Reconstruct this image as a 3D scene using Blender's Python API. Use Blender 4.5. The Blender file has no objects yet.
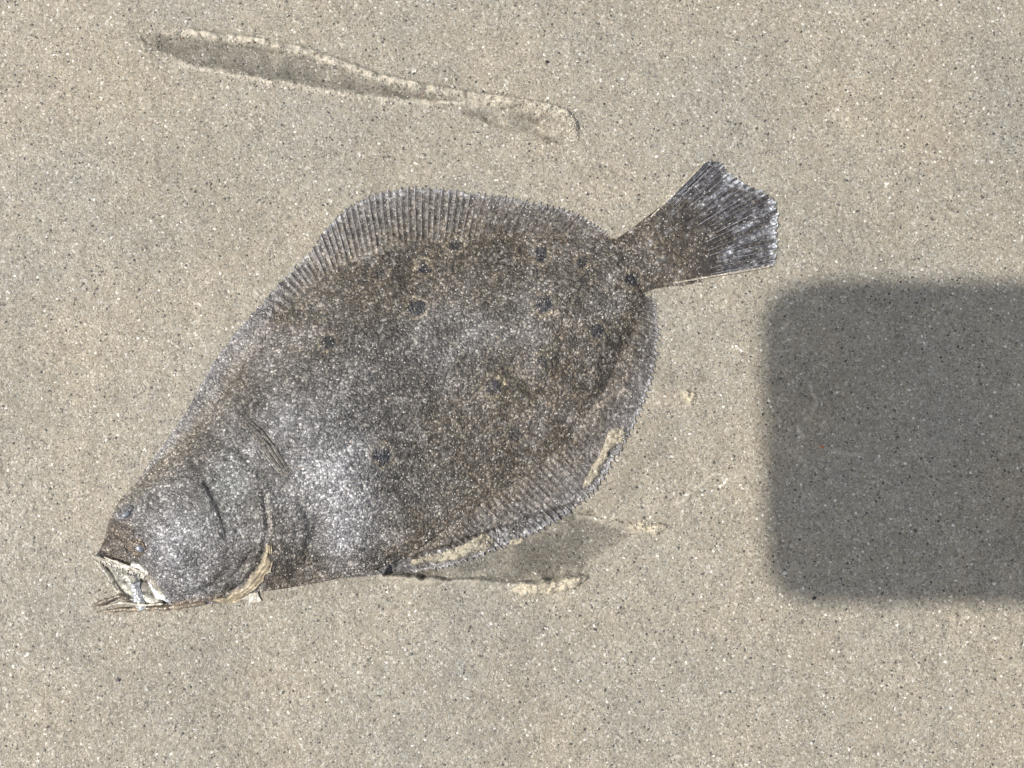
import bpy, math
import numpy as np
from mathutils import Vector, Matrix

sc = bpy.context.scene
# ------------------------------------------------------------------ camera
PX = 0.00025                      # metres of sand per pixel in the middle of the picture
H = 0.325                         # lens above the sand
CAM = np.array([0.0, -0.030, H])
DIST = float(np.linalg.norm(CAM))
F = DIST / PX                     # focal length in pixels
fwd = -CAM / DIST
right = np.array([1.0, 0, 0])
up = np.cross(right, fwd)
cd = bpy.data.cameras.new('camera')
cam = bpy.data.objects.new('camera', cd)
sc.collection.objects.link(cam)
cam.matrix_world = Matrix(((right[0], up[0], -fwd[0], CAM[0]), (right[1], up[1], -fwd[1], CAM[1]),
                           (right[2], up[2], -fwd[2], CAM[2]), (0, 0, 0, 1)))
cd.sensor_width = 36.0
cd.lens = 36.0 * F / 1024.0
cd.clip_start = 0.001
cd.clip_end = 1000.0
sc.camera = cam

# ------------------------------------------------------------------ light
SUN = np.array([-0.207, -0.040, 0.325]); SUN /= np.linalg.norm(SUN)
w = bpy.data.worlds.new('World'); sc.world = w; w.use_nodes = True
nt = w.node_tree
sky = nt.nodes.new('ShaderNodeTexSky'); sky.sky_type = 'NISHITA'; sky.sun_disc = False
sky.sun_elevation = math.asin(SUN[2]); sky.sun_rotation = math.atan2(SUN[0], SUN[1]) % (2*math.pi)
sky.dust_density = 2.0
bg = nt.nodes['Background']; bg.inputs['Strength'].default_value = 0.115
hz = nt.nodes.new('ShaderNodeHueSaturation'); hz.inputs['Saturation'].default_value = 0.42   # thin white haze over the beach
nt.links.new(sky.outputs[0], hz.inputs['Color']); nt.links.new(hz.outputs[0], bg.inputs[0])
sl = bpy.data.lights.new('sun', 'SUN'); sl.energy = 3.5; sl.angle = math.radians(0.9); sl.color = (1.0, 0.95, 0.87)
so = bpy.data.objects.new('sun', sl); sc.collection.objects.link(so)
so.rotation_mode = 'QUATERNION'
so.rotation_quaternion = Vector(SUN.tolist()).to_track_quat('Z', 'Y')
so.location = (SUN * 2).tolist()
sc.view_settings.view_transform = 'Standard'; sc.view_settings.look = 'None'
sc.view_settings.exposure = 0.0; sc.view_settings.gamma = 1.0

# ------------------------------------------------------------------ helpers
def W(px, py, z):
    """world point seen at a pixel of the photograph, at height z (m)"""
    px = np.asarray(px, float); py = np.asarray(py, float); z = np.asarray(z, float)
    a = (px - 512.0) / F; b = (384.0 - py) / F
    dx = a; dy = fwd[1] + b * up[1]; dz = fwd[2] + b * up[2]
    k = (z - CAM[2]) / dz
    return CAM[0] + k*dx, CAM[1] + k*dy, z + 0*k

def project(x, y, z):
    vx, vy, vz = x - CAM[0], y - CAM[1], z - CAM[2]
    d = vy*fwd[1] + vz*fwd[2]
    u = vy*up[1] + vz*up[2]
    d = np.maximum(d, 1e-3)
    return 512 + F*vx/d, 384 - F*u/d

_tabs = {}
def vnoise(x, y, seed=0):
    if seed not in _tabs:
        _tabs[seed] = np.random.RandomState(seed + 100).rand(256, 256)
    T = _tabs[seed]
    xi = np.floor(x).astype(np.int64); yi = np.floor(y).astype(np.int64)
    fx = x - xi; fy = y - yi
    fx = fx*fx*(3-2*fx); fy = fy*fy*(3-2*fy)
    x0 = xi & 255; x1 = (xi+1) & 255; y0 = yi & 255; y1 = (yi+1) & 255
    return ((T[y0, x0]*(1-fx) + T[y0, x1]*fx)*(1-fy) + (T[y1, x0]*(1-fx) + T[y1, x1]*fx)*fy)*2 - 1

def fbm(x, y, size, oct=4, seed=0, gain=0.5):
    s = 0; a = 1.0; n = 0; f = 1.0/size
    for i in range(oct):
        c, d = math.cos(0.6*i), math.sin(0.6*i)
        s = s + a*vnoise((x*c - y*d)*f + 17.3*i, (x*d + y*c)*f + 5.1*i, seed+i); n += a
        a *= gain; f *= 2
    return s/n*1.6

def catmull(pts, n, closed=False):
    P = np.array(pts, float)
    m = len(P)
    if m == 2:
        u = np.linspace(0, 1, n)[:, None]; return P[0]*(1-u) + P[1]*u
    Q = np.vstack([2*P[0]-P[1], P, 2*P[-1]-P[-2]])
    u = np.linspace(0, m-1, n); i = np.minimum(u.astype(int), m-2); f = (u-i)[:, None]
    a, b, c, d = Q[i], Q[i+1], Q[i+2], Q[i+3]
    return 0.5*((2*b) + (-a+c)*f + (2*a-5*b+4*c-d)*f*f + (-a+3*b-3*c+d)*f**3)

def dist_poly(x, y, pts):
    """distance to a polyline, signed side, position along 0..1"""
    P = np.array(pts, float)
    seg = np.hypot(*(P[1:]-P[:-1]).T); tot = seg.sum(); acc = 0
    best = np.full(np.shape(x), 1e9); side = np.zeros(np.shape(x)); par = np.zeros(np.shape(x))
    for i in range(len(P)-1):
        ax, ay = P[i]; bx, by = P[i+1]; L = seg[i]
        ux, uy = (bx-ax)/L, (by-ay)/L
        tt = np.clip((x-ax)*ux + (y-ay)*uy, 0, L)
        dx = x-ax-tt*ux; dy = y-ay-tt*uy; d = np.hypot(dx, dy)
        m = d < best
        best = np.where(m, d, best); side = np.where(m, np.sign(ux*dy-uy*dx), side)
        par = np.where(m, (acc+tt)/tot, par); acc += L
    return best, side, par

def inside(x, y, pts):
    P = np.array(pts, float); c = np.zeros(np.shape(x), bool); j = len(P)-1
    for i in range(len(P)):
        xi, yi = P[i]; xj, yj = P[j]
        if yi != yj:
            c ^= ((yi > y) != (yj > y)) & (x < (xj-xi)*(y-yi)/(yj-yi) + xi)
        j = i
    return c

def sdf(x, y, pts):
    """signed distance, positive inside"""
    d, _, _ = dist_poly(x, y, list(pts) + [pts[0]])
    return np.where(inside(x, y, pts), d, -d)

def sstep(a, b, x):
    t = np.clip((x-a)/(b-a), 0, 1); return t*t*(3-2*t)
def gauss(d, s): return np.exp(-(d/s)**2)

def mesh_from(name, verts, faces_quads, extra_faces=None, attrs=None, smooth=True):
    me = bpy.data.meshes.new(name)
    nv = len(verts); q = np.asarray(faces_quads, np.int32)
    loops = [q.ravel()]; starts = [np.arange(len(q), dtype=np.int32)*q.shape[1]]; totals = [np.full(len(q), q.shape[1], np.int32)]
    off = q.size
    for f in (extra_faces or []):
        f = np.asarray(f, np.int32); loops.append(f); starts.append(np.array([off], np.int32)); totals.append(np.array([len(f)], np.int32)); off += len(f)
    loops = np.concatenate(loops); starts = np.concatenate(starts); totals = np.concatenate(totals)
    me.vertices.add(nv); me.vertices.foreach_set('co', np.ascontiguousarray(verts, np.float32).ravel())
    me.loops.add(len(loops)); me.loops.foreach_set('vertex_index', loops)
    me.polygons.add(len(starts)); me.polygons.foreach_set('loop_start', starts); me.polygons.foreach_set('loop_total', totals)
    me.polygons.foreach_set('use_smooth', np.full(len(starts), smooth))
    for k, v in (attrs or {}).items():
        v = np.asarray(v, np.float32)
        if v.ndim == 2:
            a = me.attributes.new(k, 'FLOAT_COLOR', 'POINT')
            a.data.foreach_set('color', np.ascontiguousarray(np.hstack([v, np.ones((nv, 1), np.float32)])).ravel())
        else:
            a = me.attributes.new(k, 'FLOAT', 'POINT'); a.data.foreach_set('value', v.ravel())
    me.update(calc_edges=True); me.validate()
    return me

def link(name, me, mat, parent=None, label=None, cat=None, group=None, kind=None):
    o = bpy.data.objects.new(name, me); sc.collection.objects.link(o)
    if me is not None and mat is not None and not me.materials: me.materials.append(mat)
    if parent is not None: o.parent = parent
    for k, v in (('label', label), ('category', cat), ('group', group), ('kind', kind)):
        if v: o[k] = v
    return o

HM = np.full((900, 1200), -1.0)        # height of whatever lies on top, by pixel (used to rest grains on it)
def splat(px, py, z):
    i = np.round(py).astype(int).ravel() + 60; j = np.round(px).astype(int).ravel() + 60
    m = (i >= 0) & (i < 900) & (j >= 0) & (j < 1200)
    np.maximum.at(HM, (i[m], j[m]), z.ravel()[m])
def top_at(px, py):
    i = np.clip(np.round(py).astype(int)+60, 1, 898); j = np.clip(np.round(px).astype(int)+60, 1, 1198)
    return np.maximum.reduce([HM[i, j], HM[i-1, j], HM[i+1, j], HM[i, j-1], HM[i, j+1]])

def strip(A, B, ns, nt_, zf, cf, bottom=-0.0006, gf=None, edge=None, wob=0):
    """closed solid spanned between curve A and curve B; zf, cf(px, py, s, t) give height (m) and pigment"""
    a = catmull(A, ns)[:, None, :]; b = catmull(B, ns)[:, None, :]
    t = np.linspace(0, 1, nt_)[None, :]; s = np.linspace(0, 1, ns)[:, None] + 0*t; t = t + 0*s
    te = t if edge is None else edge(s, t)
    P = a*(1-te[..., None]) + b*te[..., None]
    px, py = P[..., 0], P[..., 1]
    if wob: px, py = px + wob*fbm(px, py, 9, 3, 900), py + wob*fbm(px, py, 9, 3, 905)
    z = zf(px, py, s, t)
    x, y, z = W(px, py, z)
    splat(px, py, z)
    V = np.stack([x, y, z], -1).reshape(-1, 3)
    idx = np.arange(ns*nt_).reshape(ns, nt_)
    Q = np.stack([idx[:-1, :-1], idx[1:, :-1], idx[1:, 1:], idx[:-1, 1:]], -1).reshape(-1, 4)
    ring = np.concatenate([idx[0, :-1], idx[:-1, -1], idx[-1, :0:-1], idx[:0:-1, 0]])
    low = V[ring].copy(); low[:, 2] = np.minimum(low[:, 2] - 0.0001, bottom) if np.isscalar(bottom) else low[:, 2] - bottom[0]
    n0 = len(V); k = np.arange(len(ring)); k2 = (k+1) % len(ring)
    S = np.stack([ring[k], n0+k, n0+k2, ring[k2]], -1)
    # orientation: make the top face up
    v = V[Q[len(Q)//2]]; nz = np.cross(v[1]-v[0], v[2]-v[0])[2]
    if nz < 0: Q = Q[:, ::-1]; S = S[:, ::-1]
    capf = (n0+k)[::-1] if nz > 0 else (n0+k)
    col = cf(px, py, s, t).reshape(-1, 3)
    gl = (gf(px, py, s, t) if gf else 0.5 + 0*px).reshape(-1)
    col = np.vstack([col, col[ring]]); gl = np.concatenate([gl, gl[ring]])
    return mesh_from('strip', np.vstack([V, low]), np.vstack([Q, S]), [capf], {'pigment': col, 'sheen': gl})

def tube(pts, radii, sides=6, n=10, flat=1.0, pig=(0.3, 0.3, 0.3), tip=None, rough=0):
    """pts: (px, py, z in mm); radii in px"""
    P = catmull(pts, n); R = np.interp(np.linspace(0, 1, n), np.linspace(0, 1, len(radii)), radii)*PX
    x, y, z = W(P[:, 0], P[:, 1], P[:, 2]*0.001)
    C = np.stack([x, y, z], -1); T = np.gradient(C, axis=0); T /= np.linalg.norm(T, axis=1)[:, None]
    U = np.cross(T, [0, 0, 1.0]); U /= np.linalg.norm(U, axis=1)[:, None]; N = np.cross(U, T)
    a = np.linspace(0, 2*np.pi, sides, endpoint=False)
    V = C[:, None, :] + R[:, None, None]*(np.cos(a)[None, :, None]*U[:, None, :] + flat*np.sin(a)[None, :, None]*N[:, None, :])
    pg = np.tile(np.array(pig, float), (n, sides, 1))
    if tip: k_ = (sstep(.72, .95, np.linspace(0, 1, n)))[:, None, None]; pg = pg*(1-k_) + np.array(tip)*k_
    if rough:
        q1 = V[..., 0]/PX; q2 = V[..., 1]/PX + V[..., 2]/PX
        V = C[:, None, :] + (V-C[:, None, :])*(1+rough*fbm(q1, q2, 5, 3, 990)[..., None]); pg = np.clip(pg*(1+.5*fbm(q1, q2, 4, 2, 993)[..., None]), .02, .85)
    idx = np.arange(n*sides).reshape(n, sides); nx = np.roll(idx, -1, axis=1)
    Q = np.stack([idx[:-1], idx[1:], nx[1:], nx[:-1]], -1).reshape(-1, 4)
    return mesh_from('tube', V.reshape(-1, 3), Q, [idx[0], idx[-1][::-1]],
                     {'pigment': pg.reshape(-1, 3), 'sheen': np.full(n*sides, 0.6)})

# ------------------------------------------------------------------ materials
def new_mat(name):
    m = bpy.data.materials.new(name); m.use_nodes = True
    n = m.node_tree.nodes; l = m.node_tree.links; b = n['Principled BSDF']
    return m, n, l, b
def node(n, t, **kw):
    o = n.new(t)
    for k, v in kw.items():
        if k in o.inputs.keys() if not hasattr(o, k) else False: o.inputs[k].default_value = v
        else: setattr(o, k, v)
    return o
def math_(n, l, op, a, b=None, c=None, clamp=False):
    o = n.new('ShaderNodeMath'); o.operation = op; o.use_clamp = clamp
    for i, v in enumerate((a, b, c)):
        if v is None: continue
        if isinstance(v, (int, float)): o.inputs[i].default_value = v
        else: l.new(v, o.inputs[i])
    return o.outputs[0]
def mixc(n, l, mode, fac, a, b):
    o = n.new('ShaderNodeMix'); o.data_type = 'RGBA'; o.blend_type = mode
    for i, v in ((0, fac), (6, a), (7, b)):
        if isinstance(v, (int, float)): o.inputs[i].default_value = v
        elif isinstance(v, tuple): o.inputs[i].default_value = v + (1,)
        else: l.new(v, o.inputs[i])
    return o.outputs[2]
def ramp(n, l, fac, stops, mode='CONSTANT'):
    r = n.new('ShaderNodeValToRGB'); r.color_ramp.interpolation = mode
    e = r.color_ramp.elements
    e[0].position = stops[0][0]; e[0].color = stops[0][1] + (1,)
    e[1].position = stops[1][0]; e[1].color = stops[1][1] + (1,)
    for p, c in stops[2:]:
        k = e.new(p); k.color = c + (1,)
    l.new(fac, r.inputs[0]); return r.outputs[0]
def vor(n, l, coord, scale, feature='F1'):
    v = n.new('ShaderNodeTexVoronoi'); v.feature = feature; v.inputs['Scale'].default_value = scale
    l.new(coord, v.inputs['Vector']); return v
def noise(n, l, coord, scale, detail=3, rough=0.5):
    v = n.new('ShaderNodeTexNoise'); v.inputs['Scale'].default_value = scale
    v.inputs['Detail'].default_value = detail; v.inputs['Roughness'].default_value = rough
    l.new(coord, v.inputs['Vector']); return v

def sand_material(name, tint=(1, 1, 1), bump=1.0):
    m, n, l, b = new_mat(name)
    tc = n.new('ShaderNodeTexCoord').outputs['Object']
    wob = noise(n, l, tc, 900, 1)
    co = n.new('ShaderNodeVectorMath'); co.operation = 'MULTIPLY_ADD'
    l.new(wob.outputs['Color'], co.inputs[0]); co.inputs[1].default_value = (0.0005,)*3; l.new(tc, co.inputs[2])
    co = co.outputs[0]
    v1 = vor(n, l, co, 2000); v2 = vor(n, l, co, 3600); v3 = vor(n, l, co, 1050)
    def rnd(v, ch=0):
        s = n.new('ShaderNodeSeparateColor'); l.new(v.outputs['Color'], s.inputs[0]); return s.outputs[ch]
    g = [(0.0, (.09, .09, .085)), (0.018, (.22, .205, .18)), (0.12, (.30, .275, .225)), (0.34, (.36, .325, .265)),
         (0.60, (.43, .39, .325)), (0.80, (.365, .355, .32)), (0.91, (.54, .51, .45)), (0.988, (.78, .76, .72))]
    c1 = ramp(n, l, rnd(v1), g)
    g2 = [(0.0, (.13, .125, .12)), (0.04, (.22, .2, .17)), (0.2, (.33, .29, .23)), (0.5, (.40, .36, .295)), (0.8, (.36, .345, .31)), (0.93, (.60, .57, .52))]
    c2 = ramp(n, l, rnd(v2), g2)
    sel = math_(n, l, 'GREATER_THAN', rnd(v1, 1), 0.45)
    c = mixc(n, l, 'MIX', sel, c1, c2)
    # a few larger dark and light grains
    big = math_(n, l, 'MULTIPLY', math_(n, l, 'LESS_THAN', v3.outputs['Distance'], 0.33), math_(n, l, 'LESS_THAN', rnd(v3), 0.016))
    c = mixc(n, l, 'MIX', big, c, (.075, .072, .07))
    big2 = math_(n, l, 'MULTIPLY', math_(n, l, 'LESS_THAN', v3.outputs['Distance'], 0.28), math_(n, l, 'GREATER_THAN', rnd(v3), 0.992))
    c = mixc(n, l, 'MIX', big2, c, (.78, .76, .72))
    low = noise(n, l, tc, 22, 4, 0.6); low2 = noise(n, l, tc, 160, 3, 0.6)
    lt = ramp(n, l, low.outputs['Fac'], [(0.3, (.92, .95, .99)), (0.7, (1.06, 1.03, .98))], 'LINEAR')
    c = mixc(n, l, 'MULTIPLY', 1.0, c, lt)
    lt2 = ramp(n, l, low2.outputs['Fac'], [(0.3, (.9, .9, .9)), (0.7, (1.09, 1.09, 1.09))], 'LINEAR')
    c = mixc(n, l, 'MULTIPLY', 1.0, c, lt2)
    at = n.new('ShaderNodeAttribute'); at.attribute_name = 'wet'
    c = mixc(n, l, 'MULTIPLY', at.outputs['Fac'], c, (.46, .465, .475))  # damp tint, also carrying contact shade painted into the belly hollow
    at2 = n.new('ShaderNodeAttribute'); at2.attribute_name = 'dry'
    c = mixc(n, l, 'MIX', math_(n, l, 'MULTIPLY', at2.outputs['Fac'], 0.62), c, (.78, .71, .59))
    c = mixc(n, l, 'MULTIPLY', 1.0, c, tint)
    l.new(c, b.inputs['Base Color'])
    rr = math_(n, l, 'MULTIPLY_ADD', rnd(v1, 2), 0.5, 0.35)
    l.new(rr, b.inputs['Roughness'])
    b.inputs['Specular IOR Level'].default_value = 0.45
    hgt = math_(n, l, 'ADD', math_(n, l, 'MULTIPLY', v1.outputs['Distance'], -0.5),
                math_(n, l, 'ADD', math_(n, l, 'MULTIPLY', rnd(v1, 1), 0.45), math_(n, l, 'MULTIPLY', v2.outputs['Distance'], -0.25)))
    bp = n.new('ShaderNodeBump'); bp.inputs['Strength'].default_value = 0.6*bump; bp.inputs['Distance'].default_value = 0.00030
    l.new(hgt, bp.inputs['Height']); l.new(bp.outputs[0], b.inputs['Normal'])
    return m

def skin_material(name, scale=1150, bump=1.0, fleck=0.5, stretch=None, coat=0.5):
    m, n, l, b = new_mat(name)
    tc = n.new('ShaderNodeTexCoord').outputs['Object']
    at = n.new('ShaderNodeAttribute'); at.attribute_name = 'pigment'
    sh = n.new('ShaderNodeAttribute'); sh.attribute_name = 'sheen'
    wob = noise(n, l, tc, 500, 2)
    co = n.new('ShaderNodeVectorMath'); co.operation = 'MULTIPLY_ADD'
    l.new(wob.outputs['Color'], co.inputs[0]); co.inputs[1].default_value = (0.0009,)*3; l.new(tc, co.inputs[2])
    co = co.outputs[0]
    v1 = vor(n, l, co, scale); v2 = vor(n, l, co, scale*2.3)
    def rnd(v, ch=0):
        s = n.new('ShaderNodeSeparateColor'); l.new(v.outputs['Color'], s.inputs[0]); return s.outputs[ch]
    f = ramp(n, l, rnd(v1), [(0, (.42, .42, .42)), (.3, (.69, .69, .69)), (.6, (1.0, 1.0, 1.0)), (.84, (1.6, 1.6, 1.6)), (.96, (2.8, 2.77, 2.72))], 'LINEAR')
    c = mixc(n, l, 'MULTIPLY', fleck, at.outputs['Color'], f)
    f2 = ramp(n, l, rnd(v2), [(0, (.6, .6, .6)), (.8, (1.1, 1.1, 1.1)), (.97, (2.2, 2.2, 2.2))], 'LINEAR')
    c = mixc(n, l, 'MULTIPLY', fleck*0.8, c, f2)
    # dark seams between the scales
    seam = ramp(n, l, v1.outputs['Distance'], [(0.25, (1.12, 1.12, 1.12)), (0.75, (.55, .55, .55))], 'LINEAR')
    c = mixc(n, l, 'MULTIPLY', fleck, c, seam)
    l.new(c, b.inputs['Base Color'])
    rg = math_(n, l, 'MULTIPLY_ADD', sh.outputs['Fac'], -0.22, 0.52)
    rg = math_(n, l, 'ADD', rg, math_(n, l, 'MULTIPLY', rnd(v1, 2), 0.12))
    l.new(rg, b.inputs['Roughness'])
    b.inputs['Specular IOR Level'].default_value = 0.6
    b.inputs['Coat Weight'].default_value = coat
    l.new(math_(n, l, 'MULTIPLY', sh.outputs['Fac'], coat), b.inputs['Coat Weight'])
    b.inputs['Coat Roughness'].default_value = 0.16
    h = math_(n, l, 'ADD', math_(n, l, 'MULTIPLY', v1.outputs['Distance'], -0.7),
              math_(n, l, 'ADD', math_(n, l, 'MULTIPLY', rnd(v1, 1), 0.35), math_(n, l, 'MULTIPLY', v2.outputs['Distance'], -0.3)))
    bp = n.new('ShaderNodeBump'); bp.inputs['Strength'].default_value = 0.85*bump; bp.inputs['Distance'].default_value = 0.00034
    l.new(h, bp.inputs['Height']); l.new(bp.outputs[0], b.inputs['Normal']); l.new(bp.outputs[0], b.inputs['Coat Normal'])
    return m

M_sand = sand_material('wet beach sand', (1.06, 1.056, 1.03))
M_clump = sand_material('loose crumbly sand', (1.14, 1.12, 1.04), 1.2)
M_skin = skin_material('scaled flounder skin', 1850, 1.05, 0.88, coat=.7)
M_fin = skin_material('fin membrane', 1700, 0.6, 0.7, coat=0.6)
M_flesh = skin_material('pale wet flesh', 1500, 0.4, 0.3, coat=0.9)
M_bone = skin_material('fin ray bone', 2500, 0.3, 0.6, coat=0.6)

# ------------------------------------------------------------------ sand
RIM_UP = [(146, 30), (190, 34), (250, 41), (300, 51), (340, 64), (380, 79), (430, 89), (480, 97), (520, 102), (550, 108), (565, 114), (573, 124), (574, 134)]
RIM_LOW = [(150, 52), (190, 66), (230, 75), (262, 81), (300, 87), (340, 94), (380, 99), (420, 102), (470, 103), (520, 106)]
GROOVE = [(140, 33), (190, 40), (250, 47), (300, 57), (340, 70), (380, 84), (430, 94), (480, 101), (420, 100), (380, 96), (340, 91), (300, 84), (262, 77), (190, 62), (150, 50)]
SCUFF = [(455, 106), (515, 110), (555, 116), (570, 130), (560, 146), (530, 134), (490, 124)]
PIT = [(370, 566), (385, 575), (420, 578), (462, 580), (490, 581), (506, 583), (548, 581), (590, 571), (608, 548), (646, 528), (622, 524), (596, 517), (575, 500), (520, 520), (430, 550)]
STEP = [(372, 569), (385, 574.5), (420, 577.5), (462, 580), (490, 580)]
STEP2 = [(505, 583), (525, 584), (548, 581), (568, 578), (590, 572)]
STEP3 = [(575, 511), (596, 517), (615, 521), (636, 527), (650, 525)]

def sand_maps(px, py):
    px, py = np.asarray(px, float), np.asarray(py, float)
    wx = px + 2.2*fbm(px, py, 9, 3, 41); wy = py + 2.2*fbm(px, py, 9, 3, 47)
    h = 0.00055*fbm(px, py, 260, 3, 1) + 0.00022*fbm(px, py, 60, 3, 5) + 0.00009*fbm(px, py, 14, 3, 9) + 0.00005*fbm(px, py, 4, 2, 13)
    wet = 0.16*sstep(0.0, 0.9, fbm(px, py, 170, 3, 21)) ; dry = np.zeros_like(px)
    near = (px > -60) & (px < 1090) & (py > -40) & (py < 810)
    # groove at the top
    g = sdf(wx, wy, GROOVE); gi = sstep(-1.5, 2.5, g)
    dl, _, _ = dist_poly(wx, wy, RIM_LOW); h = h - 0.0009*gi*sstep(0, 16, dl); wet = np.maximum(wet, 0.85*sstep(-1, 2, g)*sstep(135, 165, px)*(0.8+0.3*fbm(px, py, 12, 2, 60)))
    rx_ = px*.6 + wx*.4; ry_ = py*.6 + wy*.4
    d, s, u = dist_poly(rx_, ry_, RIM_UP); e = np.exp(-(d/4.4)**4)*sstep(0.0, 0.12, u)*(0.85+0.45*fbm(px, py, 7, 2, 61))
    h = h + 0.0015*e + .00035*e*fbm(px, py, 4.5, 3, 68); dry = np.maximum(dry, e*np.clip(.85+.4*fbm(px, py, 5, 2, 69), 0, 1))
    d, s, u = dist_poly(rx_, ry_, RIM_LOW); e = np.exp(-(d/2.6)**4)*sstep(0.02, 0.2, u)*(0.85+0.6*fbm(px, py, 8, 2, 62))
    h = h + 0.0006*e; dry = np.maximum(dry, e*np.clip(.8+.5*fbm(px, py, 5, 2, 70), 0, 1))
    d, s, u = dist_poly(wx, wy, [(430, 103), (470, 100), (512, 106), (540, 112)]); e = np.exp(-(d/2.2)**4)*(0.7+0.6*fbm(px, py, 8, 2, 64))
    h = h + 0.0005*e; dry = np.maximum(dry, e*0.7)
    g = sdf(wx, wy, SCUFF); e = sstep(-3, 6, g)
    h = h - 0.0006*e + 0.00035*e*fbm(px, py, 9, 3, 63); wet = np.maximum(wet, 0.65*e*sstep(-0.7, 0.2, fbm(px, py, 16, 2, 65)))
    # damp smear at the start of the groove
    wet = np.maximum(wet, 0.35*gauss(np.hypot((px-152)/1.2, py-40), 14))
    # hollow under the belly edge; contact shade is painted in with the damp
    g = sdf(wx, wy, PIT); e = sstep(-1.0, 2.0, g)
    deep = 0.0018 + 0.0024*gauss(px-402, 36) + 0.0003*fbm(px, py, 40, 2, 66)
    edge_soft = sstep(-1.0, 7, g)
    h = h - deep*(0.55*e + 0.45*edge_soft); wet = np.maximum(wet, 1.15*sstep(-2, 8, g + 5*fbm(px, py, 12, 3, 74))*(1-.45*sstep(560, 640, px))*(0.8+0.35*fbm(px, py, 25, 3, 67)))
    for ln, a_ in ((STEP, 0.0008), (STEP2, 0.0009), (STEP3, 0.0007)):
        d, s, u = dist_poly(wx, wy, ln)
        below = (s > 0)
        env = sstep(0, .12, u)*sstep(1, .88, u)
        h = h + a_*gauss(d-2.5, 3.0)*below*env - 0.0006*gauss(d, 2.5)*(~below)*env
        dry = np.maximum(dry, 0.35*gauss(d-3, 3)*below*env)
    # soft scars to the right of the fish
    for (x, y, a, b, k, hh) in ((704, 374, 16, 7, 0.2, -0.0008), (672, 372, 12, 18, -0.3, -0.0006), (668, 440, 14, 30, 0.3, -0.0005), (560, 555, 60, 8, -0.35, -0.0006),
                                (820, 390, 40, 40, 0, -0.0002), (640, 470, 18, 40, 0.5, -0.0004), (655, 345, 8, 30, 0, -0.0006)):
        cx = (px-x)*math.cos(k) + (py-y)*math.sin(k); cy = -(px-x)*math.sin(k) + (py-y)*math.cos(k)
        e = np.exp(-(cx/a)**2-(cy/b)**2); h = h + hh*e; wet = np.maximum(wet, 0.30*e)
    for ln, a_, wd in (([(678, 503), (694, 490), (716, 474)], 0.00035, 2.2), ([(811, 385), (816, 400), (814, 412)], 0.0003, 2), ([(798, 425), (804, 438)], 0.0005, 2.2),
                       ([(834, 453), (862, 454)], 0.0004, 2.6), ([(776, 330), (790, 322)], 0.0002, 2), ([(684, 392), (692, 402)], 0.0004, 3.0), ([(655, 528), (668, 527)], 0.0005, 3)):
        d, s, u = dist_poly(wx, wy, ln); e = gauss(d, wd); h = h + a_*e; dry = np.maximum(dry, 0.5*e)
    # clods
    cl = fbm(px, py, 6, 2, 71); lo = sstep(0.45, 0.9, cl)*sstep(0.0, 0.8, fbm(px, py, 120, 2, 73))
    h = h + 0.00022*lo
    return np.where(near, h, 0.00055*fbm(px, py, 260, 3, 1)), np.clip(wet, 0, 1)*near, np.clip(dry, 0, 1)*near

def axis(lo, hi, step, far):
    core = np.arange(lo, hi, step); out = []; d = step; p = hi
    while p < far: out.append(p); d *= 1.25; p += d
    out.append(far); out2 = []; d = step; p = lo-step
    while p > -far: out2.append(p); d *= 1.25; p -= d
    out2.append(-far)
    return np.concatenate([np.array(out2)[::-1], core, np.array(out)])
xs = axis(-0.138, 0.138, PX*1.15, 150.0); ys = axis(-0.106, 0.108, PX*1.15, 150.0)
X, Y = np.meshgrid(xs, ys)
far = (np.abs(X) > 0.2) | (np.abs(Y) > 0.2)
ppx, ppy = project(X, Y, 0*X)
ppx = np.where(far, 512 + X/PX, ppx); ppy = np.where(far, 384 - Y/PX, ppy)
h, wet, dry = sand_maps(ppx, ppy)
splat(ppx, ppy, h)
ny, nx = X.shape; idx = np.arange(nx*ny).reshape(ny, nx)
Q = np.stack([idx[:-1, :-1], idx[:-1, 1:], idx[1:, 1:], idx[1:, :-1]], -1).reshape(-1, 4)
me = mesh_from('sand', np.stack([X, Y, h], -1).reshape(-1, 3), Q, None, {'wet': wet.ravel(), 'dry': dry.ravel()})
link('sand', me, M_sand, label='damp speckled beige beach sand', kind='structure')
ground = lambda px, py: sand_maps(px, py)[0]

# ------------------------------------------------------------------ flounder
c0 = W(400, 390, 0)
fish = link('flounder', None, None, label='dead brown flounder with open pale mouth lying flat on the wet sand', cat='fish')
fish.location = (0, 0, 0)

D = [(103, 543), (109, 522), (118, 503), (132, 487), (152, 468), (178, 445), (205, 417), (238, 372), (270, 330), (300, 296), (345, 266), (400, 250), (460, 241), (520, 238), (570, 238), (606, 238), (622, 235), (672, 197)]
V_ = [(98, 553), (126, 563), (154, 584), (172, 607), (210, 604), (248, 594), (288, 588), (332, 580), (378, 568), (420, 547), (470, 510), (520, 478), (565, 440), (603, 389), (627, 342), (643, 304), (648, 290), (702, 283)]
SPOTS = [(424, 268, 7, 1), (540, 254, 7.5, 1), (544, 305, 9, 1), (597, 331, 8, 1), (494, 387, 8.5, 1), (416, 308, 8.5, .9), (328, 343, 7, .9), (382, 455, 9.5, .9), (632, 279, 7, .95),
         (541, 360, 6, .7), (456, 246, 6, .7), (515, 434, 7, .6), (582, 262, 6, .6), (380, 275, 6, .35), (372, 378, 6, .35), (456, 352, 5, .3), (580, 300, 5, .3), (470, 300, 5, .3),
         (312, 310, 5, .4), (560, 395, 5, .4), (446, 425, 6, .35), (620, 320, 4, .4), (500, 280, 4, .4), (296, 345, 4, .3), (520, 330, 4, .3)]
PREOP = [(184, 452), (198, 470), (210, 490), (220, 512), (226, 532), (223, 552)]
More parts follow.
